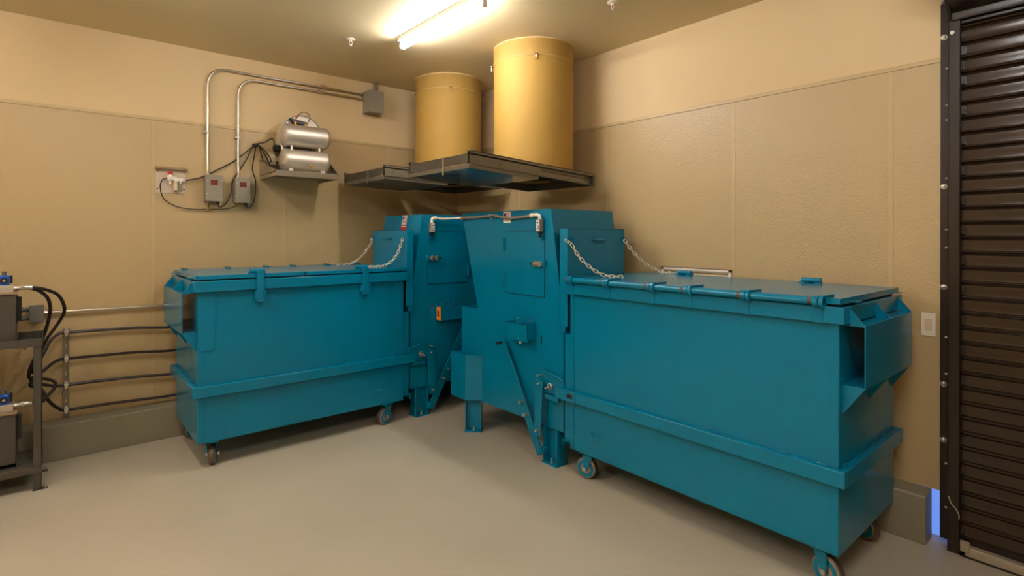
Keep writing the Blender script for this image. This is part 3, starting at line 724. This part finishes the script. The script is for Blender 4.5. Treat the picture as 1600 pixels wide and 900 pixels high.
# control boxes
def ctrl_box(x0, x1, z0, z1, label):
    t = thing('control_box', label, 'control box', ((x0 + x1) / 2, 0, z0), 0, 'grey control boxes with red labels')
    w = (x1 - x0) / 2; h = z1 - z0
    MB().box(-w, w, -.10, -.003, 0, h).build('enclosure', GREYBOX, t, bevel=.003)
    MB().box(-w - .001, w + .001, -.108, -.101, -.002, h + .002).build('cover', GREYBOX, t, bevel=.002)
    b = MB().use(REDL).box(-.030, .030, -.1088, -.108, h - .088, h - .040).use(DRED).box(-.027, .027, -.1092, -.1088, h - .085, h - .043)
    b.use(REDL)
    for k in range(4): b.box(-.022, .022 - .008 * (k % 2), -.1095, -.1092, h - .080 + k * .009, h - .0785 + k * .009)
    b.build('warning_label', None, t)
    b = MB()
    for sx in (-1, 1):
        for z in (.065, h - .05): b.cyl((sx * (w - .008), -.108, z), (sx * (w - .008), -.112, z), .0045, 8)
    b.build('cover_screw', BOLT, t)
    b = MB(); b.cyl((-w + .03, -.05, 0), (-w + .03, -.05, -.02), .008, 8); b.build('air_fitting', BRASS, t)
    b = MB(); b.cyl((w - .03, -.07, 0), (w - .03, -.07, -.03), .012, 12).cyl((w - .03, -.07, -.012), (w - .03, -.07, -.02), .015, 8); b.build('cable_gland', BLACK, t)
    MB().cyl((-w + .035, -.04, h), (-w + .035, -.04, h + .02), .014, 12).build('conduit_hub', STEEL, t)
ctrl_box(-2.800, -2.665, 2.005, 2.235, 'grey control box with red label, left of the pair')
ctrl_box(-2.555, -2.430, 2.000, 2.228, 'grey control box with red label, right of the pair, nearer the compressor shelf')

# conduits
def bend(xv, z0, zt, xe, r=.15, y=-.04, yb=-.03):
    pts = [Vector((xv, y, z0)), Vector((xv, y, z0 + .05)), Vector((xv, yb, z0 + .12)), Vector((xv, yb, zt - r))]
    for k in range(1, 12):
        a = PI / 2 * k / 12
        pts.append(Vector((xv + r - r * math.cos(a), yb, zt - r + r * math.sin(a))))
    pts += [Vector((xv + r, yb, zt)), Vector((xe, yb, zt))]
    return pts
def conduit(xv, z0, zt, xe, label, sx, sz):
    t = thing('metal_conduit', label, 'conduit', (xv, 0, z0), 0, 'bent metal conduits on the left wall')
    O = (xv, 0, z0)
    MB(W3(O)).tube(bend(xv, z0, zt, xe), .0105, 12).build('pipe', STEEL, t)
    b = MB(W3(O)).box(xv - .03, xv + .013, -.043, -.003, sz - .008, sz + .008).cyl((xv - .022, -.02, sz), (xv - .022, -.055, sz), .009, 10)
    b.build('pipe_clamp', BOLT, t, bevel=.001)
    b = MB(W3(O)).box(sx - .008, sx + .008, -.043, -.003, zt - .014, zt + .03); b.build('pipe_clamp', STEEL, t)
    MB(W3(O)).cyl((xe - .035, -.03, zt), (xe - .004, -.03, zt), .0155, 12).build('coupling', STEEL, t)
conduit(-2.772, 2.255, 3.205, -1.268, 'bright steel conduit, longer outer one, rising from the left control box', -1.72, 2.62)
conduit(-2.517, 2.248, 3.155, -1.268, 'bright steel conduit, shorter inner one, rising from the right control box', -1.76, 2.60)
t = thing('junction_box', 'square grey junction box high on the left wall under the ceiling', 'junction box', (-1.18, 0, 3.01))
MB().box(-.085, .085, -.15, -.003, 0, .23).build('enclosure', GREYBOX, t, bevel=.002)
MB().box(-.087, .087, -.156, -.151, -.002, .232).build('cover', GREYBOX, t, bevel=.001)
b = MB()
for x in (.02, .055): b.cyl((x, -.07, .23), (x, -.07, H - 3.01), .010, 10).cyl((x, -.07, .23), (x, -.07, .25), .015, 8)
b.build('riser_pipe', GALV, t)

# shelf + compressor
t = thing('wall_shelf', 'stainless steel wall shelf with raised side plates carrying the air compressor', 'shelf', (-2.03, 0, 2.23))
b = MB(W3((-2.03, 0, 2.23)))
b.box(-2.32, -1.745, -.50, -.003, 2.262, 2.266).box(-2.32, -1.745, -.504, -.499, 2.228, 2.280)
b.box(-2.32, -2.316, -.50, -.003, 2.23, 2.266).box(-1.749, -1.745, -.50, -.003, 2.23, 2.266)
b.build('shelf_pan', INOX, t, bevel=.001)
for x, zp in ((-2.32, 2.40), (-1.749, 2.56)):
    MB(W3((-2.03, 0, 2.23))).prism([(-.50, 2.27), (-.003, 2.27), (-.003, zp), (-.06, zp)], 'x', x, x + .004).build('side_plate', INOX, t)
MB(W3((-2.03, 0, 2.23))).box(-2.32, -1.745, -.006, -.003, 2.27, 2.42).build('back_plate', INOX, t)
CO = (-2.0, -.33, 2.268)
t = thing('air_compressor', 'twin-tank aluminium air compressor standing on the wall shelf', 'compressor', CO)
tanks = []
for z, y in ((2.625, -.335), (2.395, -.335)):
    r = .103; x0, x1 = -2.235, -1.785
    b = MB(W3(CO)).lathe((x0, y, z), (1, 0, 0), [(0, 0), (.002, .05), (.010, .082), (.024, r - .002), (.032, r), (.041, r + .0015), (.062, r + .0015), (.063, r), (.39, r), (.391, r + .0015), (.41, r + .0015), (.411, r), (.425, r - .004), (.44, .082), (.449, .05), (.451, 0)], 48)
    tanks.append(b.build('tank', ALU, t))
b = MB(W3(CO))
for (x, y) in ((-2.14, -.36), (-2.205, -.30), (-1.88, -.36), (-1.88, -.27)): b.cyl((x, y, 2.47), (x, y, 2.545), .013, 12)
b.build('spacer_post', ALU, t)
b = MB(W3(CO))
for x in (-2.16, -1.86):
    b.box(x - .02, x + .02, -.40, -.27, 2.268, 2.285).box(x - .02, x + .02, -.40, -.386, 2.285, 2.33).box(x - .02, x + .02, -.284, -.27, 2.285, 2.33)
b.build('tank_foot', ALU, t)
b = MB(W3(CO)).box(-2.20, -1.82, -.24, -.03, 2.485, 2.50)
b.build('mounting_deck', DGREY, t)
# motor with pale rounded shroud standing behind the tanks
b = MB(W3(CO))
pr = []
for k in range(25):
    a = PI * k / 24
    pr.append((-1.995 - .205 * math.cos(a), 2.60 + .248 * math.sin(a) ** .8))
pr += [(-1.79, 2.50), (-2.20, 2.50)]
b.prism(pr, 'y', -.225, -.10)
sh = b.build('shroud', mat('pale_shroud', rgb(204, 190, 170), .4, .25, var=.04), t, bevel=.012)
b = MB(W3(CO))
b.tube([(p[0], -.227, p[1]) for p in pr[:25]], .006, 6).build('shroud_rim', ALU, sh)
MB(W3(CO)).cyl((-2.02, -.09, 2.60), (-2.02, -.035, 2.60), .08, 20).build('motor', BLACKP, t)
b = MB(W3(CO)).prism([(-2.125, 2.80), (-1.955, 2.775), (-1.975, 2.745), (-2.095, 2.755)], 'y', -.28, -.20)
b.build('manifold', BLACK, t, bevel=.003)
b = MB(W3(CO)).cyl((-2.08, -.285, 2.735), (-2.08, -.285, 2.765), .012, 8).cyl((-1.985, -.285, 2.728), (-1.985, -.285, 2.76), .012, 8)
b.tube(catmull([(-2.08, -.29, 2.745), (-2.055, -.295, 2.732), (-2.01, -.295, 2.73), (-1.985, -.29, 2.738)], 4), .005, 6)
b.build('brass_fitting', BRASS, t)
MB(W3(CO)).cyl((-2.055, -.25, 2.82), (-2.05, -.25, 2.835), .008, 8).build('red_cap', RED, t)
MB(W3(CO)).tube(catmull([(-2.06, -.25, 2.80), (-2.035, -.25, 2.85), (-1.99, -.25, 2.878), (-1.945, -.25, 2.865), (-1.93, -.25, 2.82), (-1.945, -.25, 2.79)], 6), .0035, 6).build('wire_loop', BLACK, t)
b = MB(W3(CO)).cyl((-2.255, -.22, 2.512), (-2.205, -.22, 2.508), .034, 18).cyl((-2.262, -.22, 2.512), (-2.255, -.22, 2.512), .026, 18).cyl((-2.205, -.22, 2.51), (-2.18, -.22, 2.51), .02, 10)
lab(b.build('pressure_switch', BLACKP, t), 'black round pressure switch')
b = MB(W3(CO)).cyl((-1.99, -.44, 2.345), (-1.99, -.425, 2.345), .012, 10).sphere((-1.99, -.445, 2.345), .008, 5).cyl((-1.99, -.445, 2.31), (-1.99, -.445, 2.34), .004, 6); b.build('drain_valve', BRASS, t)
b = MB(W3(CO)).box(-2.15, -1.93, -.30, -.22, 2.49, 2.53); b.build('pump_head', DGREY, t)
t = thing('wall_outlet', 'cream electrical outlet on the left wall beside the compressor', 'outlet', (-2.21, 0, 2.44))
MB().box(-.036, .036, -.009, -.003, -.057, .057).build('cover_plate', CREAM, t, bevel=.002)
MB().box(-.017, .017, -.012, -.009, .008, .036).box(-.017, .017, -.012, -.009, -.036, -.008).build('socket', WHITE, t, bevel=.001)

# cables
def cable(pts, r, label, m=BLACK, name='power_cord', cat='cable', k=8, group=None):
    return tag(MB().tube(catmull(pts, k), r, 8).build(name, m), label, cat, group)
cable([(-2.946,-.05,2.178), (-2.870,-.04,2.198), (-2.810,-.025,2.222), (-2.661,-.022,2.311), (-2.526,-.018,2.404), (-2.375,-.05,2.547), (-2.307,-.12,2.571), (-2.262,-.20,2.60), (-2.25,-.22,2.53)], .0055, 'long black air line from the regulator up to the compressor', name='air_line')
cable([(-2.695,-.07,1.975), (-2.683,-.07,1.955), (-2.631,-.06,1.986), (-2.586,-.05,2.076), (-2.568,-.04,2.195), (-2.504,-.035,2.305), (-2.446,-.04,2.410), (-2.409,-.05,2.501), (-2.378,-.06,2.551), (-2.34,-.06,2.54), (-2.323,-.05,2.48), (-2.300,-.04,2.387), (-2.30,-.03,2.285)], .006, 'thick black cord looping from the left control box to the shelf')
cable([(-2.460,-.07,1.97), (-2.440,-.07,1.955), (-2.400,-.07,1.990), (-2.375,-.05,2.068), (-2.367,-.04,2.207), (-2.392,-.03,2.320), (-2.381,-.05,2.444), (-2.366,-.07,2.550), (-2.33,-.07,2.53), (-2.295,-.05,2.48), (-2.265,-.05,2.425), (-2.235,-.05,2.35), (-2.225,-.06,2.285)], .0055, 'black cord dropping from the right control box and rising to the cord bundle')
cable([(-2.36,-.08,2.548), (-2.31,-.10,2.505), (-2.26,-.12,2.43), (-2.24,-.07,2.40), (-2.215,-.014,2.418)], .005, 'short black plug cord running to the cream outlet')
b = MB().lathe((-2.40, -.058, 2.537), (1, -.1, .25), [(0, .012), (0, .019), (.05, .019), (.05, .012)], 12)
tag(b.build('cable_tie', BLACK), 'black tie gathering the cords beside the compressor', 'cable tie')
t = thing('air_tube', 'thin black air tube sagging from the regulator under both control boxes', 'air tube', (-2.766, -.03, 1.934))
O = (-2.766, -.03, 1.934)
MB(W3(O)).tube(catmull([(-3.083,-.045,2.19), (-3.121,-.04,2.171), (-3.134,-.03,2.106), (-3.106,-.03,2.014), (-3.016,-.03,1.952), (-2.893,-.03,1.931), (-2.766,-.03,1.934), (-2.635,-.03,1.941), (-2.575,-.05,1.955), (-2.525,-.05,1.98)], 8), .0045, 8).build('tubing', BLACK, t)
MB(W3(O)).cyl((-2.785, -.03, 1.934), (-2.745, -.03, 1.934), .008, 8).cyl((-2.766, -.03, 1.934), (-2.766, -.04, 1.96), .007, 8).cyl((-2.766, -.03, 1.915), (-2.766, -.03, 1.93), .005, 6).build('tee_fitting', BRASS, t)
MB(W3(O)).tube([(-2.766, -.04, 1.955), (-2.768, -.05, 1.985)], .004, 6).build('riser_tube', BLACK, t)

# ------------------------------------------------------------------ power units on the stand
GT = 'steel equipment stand'
t = thing('equipment_stand', 'dark grey two-tier angle-iron stand at the left edge', 'stand', (-3.92, -.66, 0))
SO = (-3.92, -.66, 0)
X0, X1, Y0, Y1 = -5.05, -3.898, -.662, -.275
for (x, y) in ((X1 - .043, Y0), (X1 - .043, Y1 - .043), (X0, Y0), (X0, Y1 - .043)):
    b = MB(W3(SO)).box(x, x + .043, y, y + .004, 0, 1.01).box(x + .039 if x > -4.5 else x, x + .043 if x > -4.5 else x + .004, y, y + .043, 0, 1.01)
    b.box(x, x + .043, y + .0, y + .043, 0.0, .004)
    l = b.build('post', DGREY, t, bevel=.001)
    s = 1 if x > -4.5 else -1
    xa = x + .043 if s > 0 else x - .03
    b = MB(W3(SO)).box(x - .004, x + .075 if s > 0 else x + .045, y + .0, y + .045, 0, .006); b.build('foot_plate', DGREY, l)
    MB(W3(SO)).cyl((x + .060 if s > 0 else x + .02, y + .022, .006), (x + .060 if s > 0 else x + .02, y + .022, .03), .006, 8).cyl((x + .060 if s > 0 else x + .02, y + .022, .006), (x + .060 if s > 0 else x + .02, y + .022, .014), .011, 6).build('anchor_bolt', BOLT, l)
for z0, z1, nm in ((.960, 1.012, 'top_frame'), (.118, .165, 'lower_frame')):
    b = MB(W3(SO))
    b.box(X0, X1, Y0 - .005, Y0 - .001, z0, z1).box(X0, X1, Y1, Y1 + .004, z0, z1).box(X1, X1 + .004, Y0 - .004, Y1, z0, z1).box(X0 - .004, X0, Y0, Y1, z0, z1)
    zz = z0 if z0 > .5 else z1 - .006
    b.box(X0, X1, Y0, Y1, zz, zz + .004)
    b.build(nm, DGREY, t, bevel=.001)
b = MB(W3(SO)).cyl((-3.985, Y0 - .01, .955), (-3.985, Y0 + .01, .955), .01, 8); b.build('frame_bolt', DGREY, t)
def power_unit(z0, label, zt):
    O = (-4.25, -.45, z0)
    t = thing('hydraulic_power_unit', label, 'hydraulic pump', O, 0, 'hydraulic power units on the stand')
    xr = -4.03
    h = zt - z0
    b = MB(W3(O)).box(-4.62, xr, -.60, -.33, z0 + .024, zt - .012); b.build('oil_tank', DGREY, t, bevel=.004)
    MB(W3(O)).box(-4.63, xr + .006, -.61, -.32, zt - .012, zt - .002).build('tank_lid', mat('lid_tan', rgb(150, 128, 100), .45, .3), t, bevel=.001)
    b = MB(W3(O)).box(xr + .006, xr + .026, -.54, -.50, zt - .20, zt - .035).box(xr, xr + .008, -.545, -.495, zt - .205, zt - .03)
    lab(b.build('sight_gauge', BLACKP, t, bevel=.001), 'black level gauge on the tank end')
    b = MB(W3(O)).box(-4.13, -4.045, -.56, -.47, zt - .002, zt + .045); mf = b.build('manifold_block', ALU, t, bevel=.002)
    b = MB(W3(O)).box(-4.118, -4.066, -.548, -.49, zt + .045, zt + .110)
    co = b.build('solenoid_coil', BLUE, mf, bevel=.006)
    MB(W3(O)).lathe((-4.092, -.549, zt + .077), (0, -1, 0), [(0, .0), (0, .020), (.004, .020), (.004, .012), (.002, .011), (.002, 0)], 20).build('coil_nut', BLACK, co)
    MB(W3(O)).cyl((-4.092, -.550, zt + .077), (-4.092, -.557, zt + .077), .009, 8).build('stud', BOLT, co)
    MB(W3(O)).cyl((-4.092, -.52, zt + .11), (-4.092, -.52, zt + .128), .012, 10).cyl((-4.092, -.52, zt + .128), (-4.092, -.52, zt + .136), .015, 6).build('coil_cap', CAST, co)
    MB(W3(O)).box(-4.16, -4.118, -.53, -.49, zt + .05, zt + .118).box(-4.064, -4.052, -.52, -.48, zt + .055, zt + .108).build('connector', BLACKP, co, bevel=.002)
    b = MB(W3(O))
    b.cyl((-4.046, -.50, zt + .022), (-4.028, -.50, zt + .022), .018, 8).cyl((-4.028, -.50, zt + .022), (-4.008, -.50, zt + .022), .013, 12).cyl((-4.008, -.50, zt + .022), (-3.99, -.50, zt + .023), .018, 6).cyl((-3.99, -.50, zt + .023), (-3.955, -.50, zt + .020), .015, 12).cyl((-3.957, -.50, zt + .02), (-3.95, -.50, zt + .02), .018, 12)
    b.build('hose_fitting', BOLT, mf)
    # motor on top, further left
    b = MB(W3(O)).cyl((-4.38, -.46, zt - .002), (-4.38, -.46, zt + .22), .085, 24).cyl((-4.38, -.46, zt + .22), (-4.38, -.46, zt + .245), .06, 24); b.build('motor', DGREY, t)
    b = MB(W3(O)).box(-4.03, -3.985, -.57, -.36, z0 + .001, z0 + .005).box(-4.03, -4.024, -.59, -.36, z0 + .001, z0 + .06); b.build('mounting_foot', DGREY, t)
power_unit(1.018 - .054, 'hydraulic power unit on the top tier of the stand, blue solenoid valve', 1.322)
power_unit(.164, 'hydraulic power unit on the lower tier of the stand, blue solenoid valve', .530)

# hoses
wallrun = lambda z0, z1: [(-3.759, -.045, z0), (-3.55, -.04, z0 - .004), (-3.3, -.04, z0 - .012), (-3.05, -.045, z1), (-2.8, -.05, z1 + .02)]
HG = 'hydraulic hoses running to the machines'
def hose(pts, label): cable(pts, .0115, label, HOSE, 'hydraulic_hose', 'hose', 8, HG)
hose([(-3.955, -.50, 1.342), (-3.886,-.45,1.322), (-3.815,-.40,1.276), (-3.779,-.35,1.197), (-3.778,-.30,1.126), (-3.822,-.26,1.031), (-3.868,-.235,.950), (-3.909,-.20,.849), (-3.945,-.18,.743), (-3.952,-.15,.69), (-3.925,-.13,.755), (-3.888,-.11,.826), (-3.851,-.08,.903), (-3.805,-.055,.945)] + wallrun(.948, .915), 'black hose on the topmost clamp of the slotted strut')
hose([(-3.96, -.48, 1.336), (-3.913,-.45,1.311), (-3.869,-.40,1.254), (-3.855,-.36,1.172), (-3.869,-.30,1.063), (-3.898,-.26,.950), (-3.937,-.225,.819), (-3.969,-.20,.727), (-3.972,-.17,.66), (-3.945,-.14,.655), (-3.895,-.12,.689), (-3.851,-.09,.724), (-3.805,-.055,.744)] + wallrun(.745, .715), 'black hose on the second clamp of the slotted strut')
hose([(-3.955, -.50, .550), (-3.908,-.42,.540), (-3.852,-.36,.570), (-3.823,-.30,.607), (-3.837,-.25,.630), (-3.888,-.22,.650), (-3.945,-.19,.655), (-3.965,-.15,.64), (-3.93,-.12,.602), (-3.866,-.085,.568), (-3.813,-.06,.548)] + wallrun(.542, .515), 'black hose on the third clamp of the slotted strut')
hose([(-3.955, -.48, .545), (-3.894,-.40,.530), (-3.880,-.34,.553), (-3.916,-.28,.601), (-3.958,-.22,.635), (-3.965,-.18,.60), (-3.93,-.155,.575), (-3.885,-.13,.50), (-3.844,-.09,.423), (-3.802,-.06,.373)] + wallrun(.349, .330), 'black hose on the lowest clamp of the slotted strut')
t = thing('strut_channel', 'vertical slotted galvanised strut clamping four hoses to the left wall', 'strut', (-3.758, 0, .285))
b = MB(W3((-3.758, 0, .285)))
b.box(-3.778, -3.738, -.010, -.006, .285, .975).box(-3.778, -3.774, -.026, -.006, .285, .975).box(-3.742, -3.738, -.026, -.006, .285, .975).box(-3.778, -3.767, -.028, -.025, .285, .975).box(-3.749, -3.738, -.028, -.025, .285, .975)
b.box(-3.774, -3.742, -.006, -.003, .285, .975)
b.build('channel', GALV, t)
b = MB(W3((-3.758, 0, .285)))
for k in range(9): b.box(-3.763, -3.753, -.0115, -.010, .33 + k * .07, .362 + k * .07)
b.build('slot', PANEL, t)
for z in (.948, .745, .542, .349):
    b = MB(W3((-3.758, 0, .285)))
    b.lathe((-3.770, -.045, z), (1, 0, 0), [(0, .0118), (0, .015), (.024, .015), (.024, .0118)], 16).box(-3.768, -3.748, -.032, -.026, z - .03, z + .03).cyl((-3.758, -.03, z + .022), (-3.758, -.06, z + .022), .006, 8).box(-3.766, -3.750, -.062, -.056, z - .012, z + .014)
    b.build('hose_clamp', BOLT, t)
# horizontal conduit and its box
t = thing('wall_conduit', 'straight steel conduit running level along the left wall behind the dumpster', 'conduit', (-3.88, 0, 1.11))
O = (-3.88, 0, 1.11)
MB(W3(O)).cyl((-3.89, -.035, 1.112), (-2.6, -.035, 1.100), .0105, 12).build('pipe', STEEL, t)
b = MB(W3(O)).cyl((-3.895, -.035, 1.112), (-3.87, -.035, 1.112), .016, 8).cyl((-3.80, -.035, 1.111), (-3.76, -.035, 1.111), .013, 10).box(-3.115, -3.095, -.048, -.003, 1.085, 1.125); b.build('coupling', BOLT, t)
t = thing('cast_junction_box', 'cast grey junction box on the left wall beside the upper power unit', 'junction box', (-3.932, 0, 1.05))
MB(W3((-3.932, 0, 1.05))).box(-3.975, -3.893, -.062, -.003, 1.050, 1.172).build('box_body', CAST, t, bevel=.004)
MB(W3((-3.932, 0, 1.05))).box(-3.977, -3.891, -.067, -.062, 1.048, 1.174).build('cover', CAST, t, bevel=.002)
b = MB(W3((-3.932, 0, 1.05)))
for z, q in ((1.145, -.50), (1.085, -.50)):
    b.tube(catmull([(-3.975, -.035, z), (-3.998, -.06, z), (-4.005, -.18, z + .01), (-4.002, -.36, z + .03), (-4.006, -.47, z + .05)], 6), .014, 10)
    b.cyl((-3.998, -.04, z), (-3.975, -.035, z), .018, 8)
b.build('cord_grip', CAST, t)
print('objects', len(bpy.data.objects))
